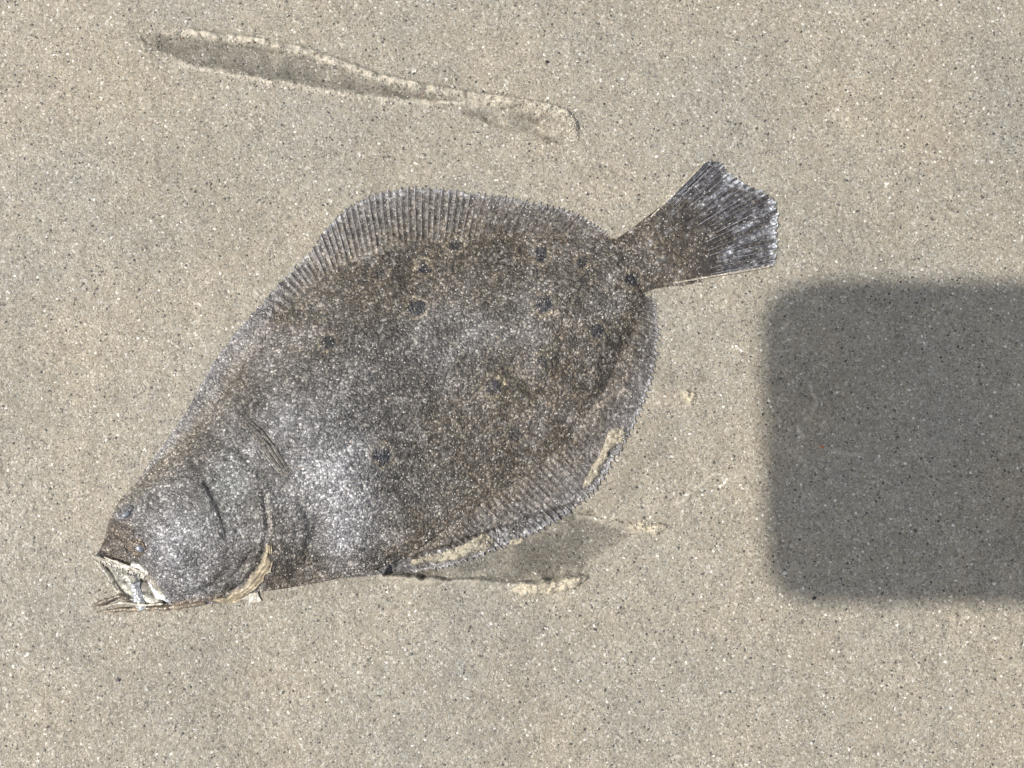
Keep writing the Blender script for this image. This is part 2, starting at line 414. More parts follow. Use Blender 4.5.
OPERC = [(212, 440), (232, 444), (247, 455), (258, 474), (265, 500), (267, 528), (262, 552), (250, 574), (232, 590)]
CHEEK = [(150, 500), (168, 484), (190, 478)]
JAWLINE = [(160, 592), (190, 596), (218, 580), (238, 560)]

_r = np.random.RandomState(31)
DOTS = np.zeros((900, 1200))
_gy, _gx = np.mgrid[-7:8, -7:8]
for _k in range(1500):
    _x = _r.uniform(100, 790); _y = _r.uniform(150, 615); _s = _r.choice([.8, 1.2, 1.8, 2.6], p=[.5, .3, .15, .05]); _i = int(_y)+60; _j = int(_x)+60
    DOTS[_i-7:_i+8, _j-7:_j+8] += _r.uniform(.3, 1)*np.exp(-((_gx-(_x % 1))**2*_r.uniform(.6, 1.3)+(_gy-(_y % 1))**2)/_s**2)
DOTS = np.clip(DOTS, 0, 1)
def dots(px, py):
    px = np.asarray(px, float)+60; py = np.asarray(py, float)+60
    i = np.clip(np.floor(py).astype(int), 0, 898); j = np.clip(np.floor(px).astype(int), 0, 1198); fy = py-i; fx = px-j
    return (DOTS[i, j]*(1-fx)+DOTS[i, j+1]*fx)*(1-fy) + (DOTS[i+1, j]*(1-fx)+DOTS[i+1, j+1]*fx)*fy

def body_z(px, py, s, t):
    k = s*17
    hs = np.interp(k, [0, 1, 2, 3, 4, 5, 6, 8, 10, 12, 14, 15, 16, 17], [2.2, 4.0, 5.8, 7.0, 8.0, 9.0, 10.0, 11.0, 11.0, 9.6, 7.2, 5.2, 4.2, 1.6])
    prof = np.clip(1 - np.abs(2*t-1)**2.2, 0, 1)**1.15
    z = 1.1 + (0.80 - .30*sstep(.35, .7, s))*hs*prof
    z = z + 0.35*fbm(px, py, 70, 3, 201)*prof + 0.16*fbm(px, py, 22, 3, 205)*prof + 0.07*fbm(px, py, 6, 2, 209)*prof
    # gut bulge and hollows behind the head
    z = z + 1.6*np.exp(-((px-345)/48)**2-((py-480)/60)**2) - 0.9*np.exp(-((px-300)/22)**2-((py-545)/35)**2)
    z = z + 0.9*np.exp(-((px-172)/34)**2-((py-540)/38)**2) - 1.1*np.exp(-((px-316)/10)**2-((py-528)/26)**2)
    d, sd, u = dist_poly(px, py, PREOP); env = sstep(0, .2, u)*sstep(1, .8, u)
    env = env*(.75+.5*fbm(px, py, 16, 2, 240)); z = z - 0.42*gauss(d, 4.0)*env + 0.5*gauss(d-7, 6)*(sd > 0)*env + 0.3*gauss(d-5, 4)*(sd < 0)*env
    d, sd, u = dist_poly(px, py, OPERC); env = sstep(0, .15, u)*sstep(1, .85, u)
    env = env*(.6+.7*fbm(px, py, 14, 2, 242)); z = z + 0.5*gauss(d-4, 5)*(sd > 0)*env - 0.45*gauss(d, 3)*env + 0.35*gauss(d-5, 2.2)*(sd < 0)*env
    d, sd, u = dist_poly(px, py, [(285, 398), (262, 402), (243, 418)]); z = z + 0.35*gauss(d, 4)
    d, sd, u = dist_poly(px, py, CHEEK); z = z + 0.6*gauss(d, 3)
    d, sd, u = dist_poly(px, py, JAWLINE); z = z - 0.7*gauss(d, 3)*sstep(0, .2, u)*sstep(1, .8, u)
    d, sd, u = dist_poly(px, py, [(300, 500), (312, 530), (306, 560), (290, 580)]); z = z - 0.5*gauss(d, 4)
    for ln in ([(118, 522), (135, 530), (152, 545)], [(112, 530), (125, 542), (130, 556)], [(205, 590), (235, 575), (252, 552)], [(222, 596), (248, 580), (262, 560)]):
        d, sd, u = dist_poly(px, py, ln); z = z - 0.45*gauss(d, 2.0)
    # folded skin in the silvery area
    ridg = 1-np.abs(fbm(px, py, 11, 3, 220)); z = z + 0.30*sstep(.75, 1, ridg)*np.exp(-((px-338)/50)**2-((py-490)/62)**2)
    ey = np.hypot((px-139)/1.3, py-547); z = z + 0.7*gauss(ey-11, 4) - 0.8*gauss(ey, 6)
    # faint muscle bands
    z = z + 0.06*np.sin((px*0.5+py*0.86 + 6*fbm(px, py, 60, 2, 230))/3.4)*prof*sstep(280, 340, px)*sstep(620, 560, px)
    endk = sstep(15.9, 17, k)
    z = z*(1-endk) + endk*(.35 + 1.6*np.clip(1-np.abs(2*t-1)**2.5, 0, 1))
    return np.maximum(z, 0.3)*0.001

def body_col(px, py, s, t):
    n1 = fbm(px, py, 120, 4, 301)[..., None]; n2 = fbm(px, py, 28, 3, 305)[..., None]; n3 = fbm(px, py, 9, 3, 311)[..., None]
    brown = np.array([.100, .080, .056]); grey = np.array([.128, .121, .117]); silver_sheen = np.array([.34, .335, .35]); dark = np.array([.05, .045, .042])
    def blob(x, y, a, b, k=0):
        cx = (px-x)*math.cos(k)+(py-y)*math.sin(k); cy = -(px-x)*math.sin(k)+(py-y)*math.cos(k)
        return np.exp(-(cx/a)**2-(cy/b)**2)[..., None]
    gy = np.clip(.65*blob(440, 345, 130, 45, -0.35) + blob(330, 450, 90, 75) + 0.9*blob(190, 530, 90, 90) + 0.5*blob(600, 340, 30, 60) + 0.25*n1 + 0.15*n2, 0, 1)
    c = brown*(1-gy) + grey*gy
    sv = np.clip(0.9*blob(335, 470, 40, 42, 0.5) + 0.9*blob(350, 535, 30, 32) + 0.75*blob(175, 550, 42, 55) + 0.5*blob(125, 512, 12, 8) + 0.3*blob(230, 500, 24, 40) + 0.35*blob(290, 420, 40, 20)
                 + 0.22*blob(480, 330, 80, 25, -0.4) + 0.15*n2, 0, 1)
    c = c*(1-sv) + silver_sheen*sv  # silver skin tone, with wet highlights behind the gill painted in
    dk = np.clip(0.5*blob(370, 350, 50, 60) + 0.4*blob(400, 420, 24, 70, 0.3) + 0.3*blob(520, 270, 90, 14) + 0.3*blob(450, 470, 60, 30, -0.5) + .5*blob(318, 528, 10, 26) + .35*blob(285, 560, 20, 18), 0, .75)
    c = c*(1-dk) + dark*dk  # dark mottling; shade in the hollow behind the head is painted in too
    olive = 0.8*blob(172, 446, 66, 15, -0.92); c = c*(1-olive) + np.array([.19, .165, .13])*olive
    green = 0.35*blob(225, 490, 18, 30, 0.3); c = c*(1-green) + np.array([.21, .24, .22])*green
    warm = np.clip(0.7*blob(120, 535, 14, 14) + 0.5*blob(285, 578, 26, 9), 0, 1); c = c*(1-warm) + np.array([.17, .125, .09])*warm
    c = c*(1 + 0.30*n2 + 0.35*n3)
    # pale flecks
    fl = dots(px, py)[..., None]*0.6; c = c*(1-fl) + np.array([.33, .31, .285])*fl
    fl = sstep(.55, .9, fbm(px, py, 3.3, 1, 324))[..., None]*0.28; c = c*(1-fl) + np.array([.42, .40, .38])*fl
    # dark spots with pale rings
    for (x, y, r, a) in SPOTS:
        d = np.hypot(px-x, py-y) + 2.0*fbm(px, py, 4.5, 2, 330)
        ring = (gauss(d-r-2.0, 2.2)*a*0.62*(0.55+0.9*vnoise(px/3, py/3, 333)))[..., None]
        ring = np.clip(ring, 0, 1); c = c*(1-ring) + np.array([.36, .30, .20])*ring
        e = (sstep(r*1.12, r*0.62, d)*np.clip(a*1.2, 0, .95)*np.clip(.95+.5*fbm(px, py, 3, 2, 337), .6, 1))[..., None]; c = c*(1-e) + np.array([.013, .014, .022])*e
    for ln, wd, colr, a in ((PREOP, 2.6, (.04, .038, .036), .7), ([(218, 446), (236, 452), (250, 470)], 2, (.05, .045, .04), .5), ([(139, 498), (152, 491), (169, 481)], 2.2, (.36, .35, .34), .6),
                            ([(226, 600), (246, 588), (262, 568), (270, 545)], 3.2, (.50, .42, .29), .75), ([(234, 598), (254, 584), (266, 566)], 1.5, (.66, .58, .44), .8), ([(268, 500), (272, 530), (270, 556)], 2.6, (.34, .30, .25), .5),
                            ([(170, 604), (196, 601), (226, 596)], 3, (.30, .23, .16), .6), ([(100, 545), (110, 554), (128, 563), (148, 578)], 2.4, (.4, .36, .29), .5), ([(258, 470), (266, 500), (268, 530)], 1.4, (.4, .38, .35), .5)):
        d, sd, u = dist_poly(px, py, ln); e = (gauss(d + 1.2*fbm(px, py, 5, 2, 340), wd)*a*sstep(-.02, .15, u)*sstep(1.02, .85, u))[..., None]
        e = np.clip(e, 0, 1); c = c*(1-e) + np.array(colr)*e
    edge = (sstep(.14, 0, t)*sstep(.5, .3, s) + 0)[..., None]*0.45; c = c*(1-edge) + np.array([.27, .24, .19])*edge
    return np.clip(c, .012, .8)

def body_sheen(px, py, s, t):
    g = 0.22 + 0.85*np.exp(-((px-338)/60)**2-((py-490)/75)**2) + 0.55*np.exp(-((px-190)/80)**2-((py-530)/70)**2) + 0.3*np.exp(-((px-470)/120)**2-((py-340)/40)**2)
    return np.clip(g + 0.25*fbm(px, py, 14, 3, 350), 0, 1)

def bedge(s, t):
    return t
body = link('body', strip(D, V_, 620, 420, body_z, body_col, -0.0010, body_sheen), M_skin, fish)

# ---- dorsal and anal fins
DF_B = [(128, 494), (152, 470), (178, 447), (205, 419), (238, 374), (270, 332), (300, 298), (322, 282), (345, 269), (372, 259), (400, 253), (430, 248), (460, 245), (490, 243), (520, 242), (550, 242), (578, 242), (602, 241)]
DF_O = [(121, 502), (143, 473), (163, 446), (188, 408), (216, 360), (244, 322), (281, 281), (307, 254), (331, 222), (360, 200), (395, 189), (432, 188), (470, 192), (508, 197), (545, 204), (574, 213), (596, 225), (609, 236)]
AF_B = [(330, 578), (370, 568), (398, 555), (418, 543), (443, 526), (468, 507), (493, 490), (518, 474), (543, 455), (563, 435), (583, 411), (600, 386), (614, 361), (624, 340), (633, 320), (640, 305), (645, 297)]
AF_O = [(344, 579), (384, 574), (418, 572), (450, 567), (478, 557), (505, 546), (535, 534), (562, 519), (585, 502), (603, 481), (620, 452), (637, 421), (649, 391), (656, 362), (659, 332), (657, 308), (652, 296)]
def make_fin(name, Bs, Os, rays, seed, first, palef, vis, teeth=3.0):
    per = lambda s: (s*rays) % 1.0
    Lx = np.hypot(*(catmull(Os, 400)-catmull(Bs, 400)).T)
    def edge(s, t):
        L = np.interp(s, np.linspace(0, 1, 400), Lx)
        ph = np.abs(per(s)-0.5)*2                      # 1 on a ray, 0 between
        rag = 0.4+0.6*np.clip(0.5+0.8*vnoise(np.floor(s*rays), 0*s+3.3, seed), 0, 1)
        cut = (teeth*(1-ph**1.5)*rag*sstep(first-.02, first+.05, s) + 0.7*vnoise(s*rays*2.3, 0*s, seed+1))/np.maximum(L, 8)
        return t*(1-np.clip(cut, -.2, .6))
    def zf(px, py, s, t):
        k = sstep(0.0, 1.0, t)
        ph = np.cos(2*np.pi*s*rays)
        amp = 0.085*sstep(0, .25, t)*vis(px, py)
        return ground(px, py) + (0.45*(1-t)**1.6 + 0.42 + amp*ph + 0.10*fbm(px, py, 18, 2, seed+3))*0.001
    def cf(px, py, s, t):
        ph = np.cos(2*np.pi*s*rays + .5*fbm(px, py, 20, 2, seed+20))[..., None]
        n2 = fbm(px, py, 16, 3, seed+5)[..., None]; n3 = fbm(px, py, 5, 2, seed+9)[..., None]
        base = body_col(px, py, 0*s+.5, 0*t+.5)*1.12; outer = base*.45 + .55*np.array([.20, .20, .225])
        k = sstep(0.1, 1.0, t)[..., None]*palef(px, py)[..., None]
        c = base*(1-k) + outer*k
        c = c*(1 + 0.22*ph*(sstep(.05, .3, t)*vis(px, py))[..., None])*(1+.15*n2+.25*n3)
        fr = (sstep(.90, 1.0, t)*0.75)[..., None]*np.clip(.6+.8*n3, 0, 1); c = c*(1-fr) + np.array([.50, .50, .52])*fr
        return np.clip(c, .02, .8)
    f = link(name, strip(Bs, Os, rays*9, 46, zf, cf, (0.0004,), lambda px, py, s, t: 0.45+0.35*fbm(px, py, 12, 2, seed+11), edge), M_fin, fish)
    A = catmull(Bs, rays*4+1); B = catmull(Os, rays*4+1)
    rs = np.random.RandomState(seed)
    for i in range(int(first*rays), rays):
        a, b = A[i*4], B[i*4]
        L = np.hypot(*(b-a))
        if L < 7: continue
        bend = rs.uniform(-.6, .6)
        n = np.array([-(b-a)[1], (b-a)[0]])/L
        ex = 1 + rs.uniform(-.6, 1.8)/L
        ts = [0.12 + rs.uniform(0, .1), 0.45, 0.75, ex]
        pts = []
        for tt in ts:
            q = a + (b-a)*tt + n*bend*math.sin(tt*3)
            z0 = float(zf(np.array([q[0]]), np.array([q[1]]), np.array([i/rays]), np.array([min(tt, 1)]))[0])*1000
            pts.append((q[0], q[1], z0 + 0.02))
        v = rs.uniform(.75, 1.25); mx, my = (a+b)/2; vv = float(vis(mx, my))
        bc = body_col(np.array([mx]), np.array([my]), np.array([.5]), np.array([.5]))[0]
        pc = (bc*.4 + .6*np.array([.20, .19, .19]))*v*(1.0+.25*vv)
        pts[1:3] = [(p_[0], p_[1], p_[2]-.14*(1-vv)) for p_ in pts[1:3]]
        link('fin_ray', tube(pts, [.45, .62, .65, .5], 5, 9, 0.8, pc, tip=(.52, .52, .54)), M_bone, f)
    return f
pale_d = lambda px, py: np.clip(0.35 + 0.6*sstep(330, 250, px) + 0.35*np.exp(-((np.asarray(px)-380)/60)**2), 0, 1)
pale_a = lambda px, py: np.clip(0.75 + 0*np.asarray(px), 0, 1)
vis_d = lambda px, py: sstep(250, 300, px)*(1-.75*sstep(430, 530, px)) + .05
make_fin('dorsal_fin', DF_B, DF_O, 92, 500, 0.28, pale_d, vis_d)
vis_a = lambda px, py: np.clip(1.0*np.exp(-((np.asarray(px)-512)/42)**2) + .22, 0, 1)
make_fin('anal_fin', AF_B, AF_O, 76, 540, 0.12, pale_a, vis_a, 4.2)

# ---- tail fin
TB = [(628, 240), (632, 252), (638, 264), (643, 276), (649, 287)]
TO = [(705, 163), (713, 160), (723, 165), (734, 177), (749, 186), (763, 191), (775, 201), (778, 217), (777, 240), (776, 256), (774, 266)]
NR = 26
TBs = catmull(TB, 11).tolist()
def tail_edge(s, t):
    j = 0.5+0.5*np.cos(2*np.pi*s*NR); j2 = vnoise(s*NR*3.1, 0*s, 602)
    return t*(1 - 0.012*(1-j)*sstep(.5, 1, t) - 0.014*j2*sstep(.5, 1, t))
def tail_bend(px, py, s, t): return px, py
def tail_z(px, py, s, t):
    body_in = 1.9*sstep(.85, .15, t)*np.clip(1-np.abs(2*s-1)**2.5, 0, 1)**.7
    return ground(px, py) + (0.55 + body_in + 0.12*np.cos(2*np.pi*s*NR)*sstep(.3, .6, t) + 0.05*np.cos(2*np.pi*s*NR*3)*sstep(.55, .8, t) + 0.12*fbm(px, py, 25, 2, 603))*0.001
def tail_col(px, py, s, t):
    n1 = fbm(px, py, 26, 3, 610)[..., None]; n3 = fbm(px, py, 5, 2, 613)[..., None]
    st = vnoise(s*NR*3.2, t*5, 615)[..., None]; st2 = vnoise(s*NR*1.6, t*9, 617)[..., None]
    brown = body_col(px, py, 0*s+.5, 0*t+.5)*.3 + .7*np.array([.088, .070, .052])*(1+.3*n1+.3*n3); dark = np.array([.055, .048, .046]); blue = np.array([.40, .42, .47])
    brd = 0.60 - 0.06*np.exp(-((s-.95)/.25)**2) - 0.20*sstep(.35, .0, s)
    k = sstep(0, 1, (t-brd+0.03*n1[..., 0])/0.10)[..., None]
    c = brown
    band = np.exp(-((t-brd+.06)/.09)**2)[..., None]*.75; c = c*(1-band) + dark*band
    outer = dark*1.25 + (blue-dark)*np.clip(0.12 + 0.5*st + 0.3*st2 + 0.3*n3, 0, 1)
    c = c*(1-k) + outer*k
    sp = (dots(px*.6, py*.6+90)*.75)[..., None]; c = c*(1-sp) + np.array([.42, .41, .40])*sp
    rt = np.random.RandomState(12)
    for k_ in range(42):
        ss, tt = rt.uniform(.04, .96), rt.uniform(.1, .95); q_ = np.array([catmull(TBs, 101)[int(ss*100)]*(1-tt) + catmull(TO, 101)[int(ss*100)]*tt])[0]
        e_ = (gauss(np.hypot(px-q_[0], py-q_[1]), rt.uniform(1.3, 2.6))*rt.uniform(.35, .75))[..., None]; c = c*(1-e_) + np.array([.44, .44, .45])*e_
    e = (sstep(.93, .99, t)*.8)[..., None]*np.clip(.6+st, 0, 1); c = c*(1-e) + np.array([.66, .68, .72])*e
    side = (gauss(s, .012) + gauss(1-s, .014))[..., None]*.8; side = np.clip(side*sstep(.02, .2, t)[..., None], 0, 1); c = c*(1-side) + np.array([.66, .60, .50])*side
    return np.clip(c, .02, .8)
tail = link('tail_fin', strip(TBs, TO, NR*11, 210, tail_z, tail_col, (0.0005,), lambda px, py, s, t: .35+.5*sstep(.5, .9, t), tail_edge), M_fin, fish)
A = catmull(TBs, NR*4+1); B = catmull(TO, NR*4+1); rs = np.random.RandomState(9)
for i in range(0, NR+1):
    a, b = A[min(i*4, NR*4)], B[min(i*4, NR*4)]
    pts = []
    for tt in (0.52 + rs.uniform(-.06, .1) if 0 < i < NR else 0.18, .72, .85, .985 + rs.uniform(-.01, .012)):
        q = a + (b-a)*tt
        z0 = float(tail_z(np.array([q[0]]), np.array([q[1]]), np.array([i/NR]), np.array([tt]))[0])*1000
        pts.append((q[0], q[1], z0 + .03))
    rim = i in (0, NR)
    link('fin_ray', tube(pts, [.8, 1.1, 1.0, .6] if rim else [.35, .5, .55, .45], 5, 8, .8, (.50, .45, .37) if rim else tuple(np.array((.20, .205, .23))*rs.uniform(.5, 1.4))), M_bone, tail)

# ---- pectoral fin folded against the flank
def z_on(px, py, add):
    return top_at(np.asarray(px), np.asarray(py)) + add*0.001
# smooth lookup of the body surface
from functools import lru_cache
def filled():
    h_ = HM.copy()
    for _ in range(2):
        g_ = np.maximum.reduce([np.roll(h_, a_, b_) for a_ in (1, -1) for b_ in (0, 1)])
        h_ = np.where(h_ < -.5, g_, h_)
    return h_
HB = filled()
for _ in range(3):
    HB = (HB + np.roll(HB, 1, 0) + np.roll(HB, -1, 0) + np.roll(HB, 1, 1) + np.roll(HB, -1, 1))/5
HBS = HB.copy()
for _ in range(40):
    HBS = (HBS + np.roll(HBS, 1, 0) + np.roll(HBS, -1, 0) + np.roll(HBS, 1, 1) + np.roll(HBS, -1, 1))/5
PA = [(236, 424), (250, 440), (262, 458), (276, 474), (292, 488)]
PB = [(250, 416), (267, 431), (281, 449), (291, 467), (296, 486)]
def pec_z(px, py, s, t):
    i_ = np.clip(np.round(np.asarray(py, float)+60).astype(int), 0, 899); j_ = np.clip(np.round(np.asarray(px, float)+60).astype(int), 0, 1199)
    return HBS[i_, j_] + (0.55 + 0.75*np.sin(np.pi*np.clip(t, 0, 1))**.6*np.sin(np.pi*np.clip(s*.9+.08, 0, 1)) + 0.12*np.cos(t*2*np.pi*5))*0.001
def body_z_at(px, py):
    px = np.asarray(px, float)+60; py = np.asarray(py, float)+60
    i = np.clip(np.floor(py).astype(int), 0, 898); j = np.clip(np.floor(px).astype(int), 0, 1198); fy = py-i; fx = px-j
    return (HB[i, j]*(1-fx)+HB[i, j+1]*fx)*(1-fy) + (HB[i+1, j]*(1-fx)+HB[i+1, j+1]*fx)*fy
def pec_col(px, py, s, t):
    st = np.cos(t*2*np.pi*5)[..., None]; n = fbm(px, py, 5, 2, 701)[..., None]
    c = np.array([.085, .075, .065])*(1+.3*st+.4*n); lf = sstep(.4, .0, t)[..., None]*.8
    return np.clip(c*(1-lf) + np.array([.38, .37, .35])*lf, .02, .7)
pec = link('pectoral_fin', strip(PA, PB, 70, 40, pec_z, pec_col, (0.0006,)), M_fin, fish)
for k in range(5):
    f = (k+.5)/5; a = catmull(PA, 30); b = catmull(PB, 30); q = a*(1-f)+b*f
    pts = [(q[i][0], q[i][1], float(pec_z(q[i][0], q[i][1], i/29, f))*1000+.03) for i in (1, 9, 18, 27)]
    link('fin_ray', tube(pts, [.6, .7, .6, .3], 5, 9, .8, (.27, .25, .22)), M_bone, pec)
for ln in ([(240, 434), (247, 446), (256, 462), (266, 476)], [(237, 438), (244, 452), (254, 468), (262, 482)]):
    link('gill_cover_edge', tube([(x, y, float(body_z_at(x, y))*1000+.1) for x, y in ln], [.4, 1.1, 1.2, .5], 6, 14, .7, (.36, .35, .34)), M_flesh, fish)

# ---- gill membrane below the gill cover, and pelvic fin
def simple_part(name, A_, B_, ns, nt_, lift, colr, mat, var=.3, wave=0, thick=.0006, bulge=0.3, parent=fish, onbody=True, seed=0, sheen=.6):
    def zf(px, py, s, t):
        base = body_z_at(px, py) if onbody else ground(px, py)
        return base + (lift + bulge*np.sin(np.pi*t) + wave*np.cos(t*2*np.pi*3))*0.001
    def cf(px, py, s, t):
        n = fbm(px, py, 6, 3, 720+seed)[..., None]; st = np.cos(t*2*np.pi*3)[..., None]*(1 if wave else 0)
        return np.clip(np.array(colr)*(1+var*n+.15*st), .02, .85)
    return link(name, strip(A_, B_, ns, nt_, zf, cf, (thick,), lambda px, py, s, t: sheen+0*px, wob=1.8), mat, parent)
simple_part('gill_membrane', [(212, 600), (232, 594), (248, 580), (262, 562), (267, 545)], [(222, 603), (240, 600), (256, 588), (270, 568), (272, 545)], 60, 16, .25, (.46, .38, .26), M_flesh, .35, .12, seed=1)
simple_part('pelvic_fin', [(240, 598), (248, 592), (256, 583)], [(246, 600), (254, 602), (260, 602)], 30, 20, .5, (.58, .54, .46), M_flesh, .25, 0, bulge=.1, seed=2, onbody=False)

# ---- mouth
simple_part('mouth_lining', [(100, 558), (112, 562), (126, 567), (142, 576), (156, 590), (164, 603)], [(102, 562), (108, 570), (116, 582), (124, 594), (136, 604), (160, 607)], 90, 60, .35, (.44, .42, .36), M_flesh, .7, 0, bulge=1.2, onbody=False, seed=3, sheen=.9)
simple_part('throat_shade', [(126, 574), (132, 572), (140, 574)], [(124, 580), (131, 583), (140, 581)], 24, 20, 1.55, (.05, .05, .055), M_flesh, .6, 0, bulge=-.3, onbody=False, seed=4)  # dark patch painting in the shade of the open mouth, no real hole
simple_part('tongue', [(129, 583), (131, 592), (134, 602), (136, 611)], [(140, 581), (142, 590), (144, 600), (146, 608)], 40, 24, 1.7, (.40, .42, .46), M_flesh, .5, 0, bulge=.3, onbody=False, seed=5, sheen=1)
simple_part('cheek_membrane', [(143, 575), (150, 586), (156, 599)], [(156, 574), (165, 588), (170, 604)], 40, 24, 2.2, (.60, .60, .62), M_flesh, .5, 0, bulge=.5, onbody=False, seed=6, sheen=1)
def bar(name, pts, radii, pig, flat=.6, n=44, sides=12, mat=None):
    return link(name, tube(pts, radii, sides, n, flat, pig, rough=.55), mat or M_flesh, fish)
uj = bar('upper_jaw', [(92, 555, 1.0), (101, 559, 1.7), (113, 564, 2.2), (128, 569, 2.7), (143, 574, 3.0), (155, 583, 2.9), (163, 596, 2.3)], [1.6, 3.0, 3.4, 3.4, 3.6, 3.4, 1.4], (.42, .39, .32), .35)
bar('jaw_bone', [(104, 557, 2.4), (116, 562, 3.0), (130, 568, 3.4), (144, 572, 3.6)], [.6, 1.4, 1.8, 1.0], (.46, .42, .35), .4)
bar('jaw_plate', [(131, 565, 3.4), (140, 567, 3.8), (148, 574, 3.6)], [2.6, 3.6, 1.2], (.60, .57, .52), .35)
bar('jaw_membrane', [(94, 560, .9), (103, 569, 1.1), (111, 580, 1.2), (117, 591, 1.2), (126, 600, 1.2)], [1.4, 2.8, 2.6, 2.2, 1.2], (.30, .275, .22), .3)
lj = bar('lower_jaw', [(92, 606, .8), (104, 602, 1.3), (118, 597, 1.7), (129, 599, 1.8)], [1.2, 2.6, 2.6, 1.2], (.15, .12, .085))
bar('lower_jaw_bone', [(97, 612, .7), (118, 610, 1.1), (145, 609, 1.4), (175, 607, 1.6), (206, 603, 1.6)], [.8, 1.8, 2.0, 2.4, 1.2], (.22, .17, .115))
bar('lower_lip', [(104, 607, 1.2), (122, 603, 1.7), (142, 605, 2.3), (163, 604, 2.6)], [.6, 1.3, 1.5, .8], (.50, .46, .38))
rs = np.random.RandomState(4)
for k in range(9):
    u = k/8; x = 100+u*44; y = 561+u*15
    link('tooth', tube([(x, y, 2.3+u*1.6), (x-.4, y+2.2, 2.0+u*1.6), (x-1, y+4+rs.rand(), 1.7+u*1.5)], [.7, .5, .15], 5, 5, 1, (.7, .68, .62)), M_flesh, uj)

# ---- eyes: dome, iris, pupil
def eye(px, py, rx, ry, rot, lift, colr, pupr, socket):
    n, m = 28, 12
    def disc(r, zc, bulge, pig, dx=0, dy=0, hole=False):
        th = np.linspace(0, 2*np.pi, n, endpoint=False)[None, :]; rr = np.linspace(0.02, 1, m)[:, None]
        ex = rx*r*rr*np.cos(th); ey_ = ry*r*rr*np.sin(th)
        X_ = px+dx + ex*math.cos(rot) - ey_*math.sin(rot); Y_ = py+dy + ex*math.sin(rot) + ey_*math.cos(rot)
        z = zc + bulge*np.sqrt(np.clip(1-rr**2, 0, 1))*0.001 + 0*th
        x, y, z = W(X_, Y_, z); idx = np.arange(n*m).reshape(m, n); nx_ = np.roll(idx, -1, 1)
        Q_ = np.stack([idx[:-1], idx[1:], nx_[1:], nx_[:-1]], -1).reshape(-1, 4)
        pg = np.array(pig)*np.clip(1+.35*fbm(X_, Y_, 4, 2, 760)[..., None], .3, 2)
        return mesh_from('disc', np.stack([x, y, z], -1).reshape(-1, 3), Q_, [idx[0]], {'pigment': pg.reshape(-1, 3), 'sheen': np.ones(n*m)})
    zc = float(body_z_at(px, py)) + lift*0.001
    e = link('eye', disc(1.0, zc-.0006, 1.2, colr), M_skin, fish, label=socket)
    link('iris', disc(.66, zc+.0002, .50, tuple(np.array(colr)*.6)), M_skin, e)
    link('pupil', disc(pupr, zc+.00045, .35, (.20, .24, .30), .5, 1.5), M_eye, e)
m, n, l, b = new_mat('cloudy wet eye'); M_eye = m
b.inputs['Base Color'].default_value = (.17, .20, .26, 1); b.inputs['Roughness'].default_value = .3; b.inputs['Coat Weight'].default_value = .6; b.inputs['Coat Roughness'].default_value = .12
tc_ = n.new('ShaderNodeTexCoord').outputs['Object']; nz_ = noise(n, l, tc_, 1500, 3)
l.new(ramp(n, l, nz_.outputs['Fac'], [(.3, (.09, .10, .13)), (.7, (.26, .29, .34))], 'LINEAR'), b.inputs['Base Color'])
bp_ = n.new('ShaderNodeBump'); bp_.inputs['Distance'].default_value = .0002; bp_.inputs['Strength'].default_value = .6; l.new(nz_.outputs['Fac'], bp_.inputs['Height']); l.new(bp_.outputs[0], b.inputs['Normal'])
eye(139, 547, 13, 10, .5, .75, (.20, .15, .105), .36, 'brown ringed lower eye with cloudy blue pupil')
eye(125, 513, 12, 6.5, -.5, .45, (.24, .235, .235), .42, 'grey upper eye on the edge of the head')

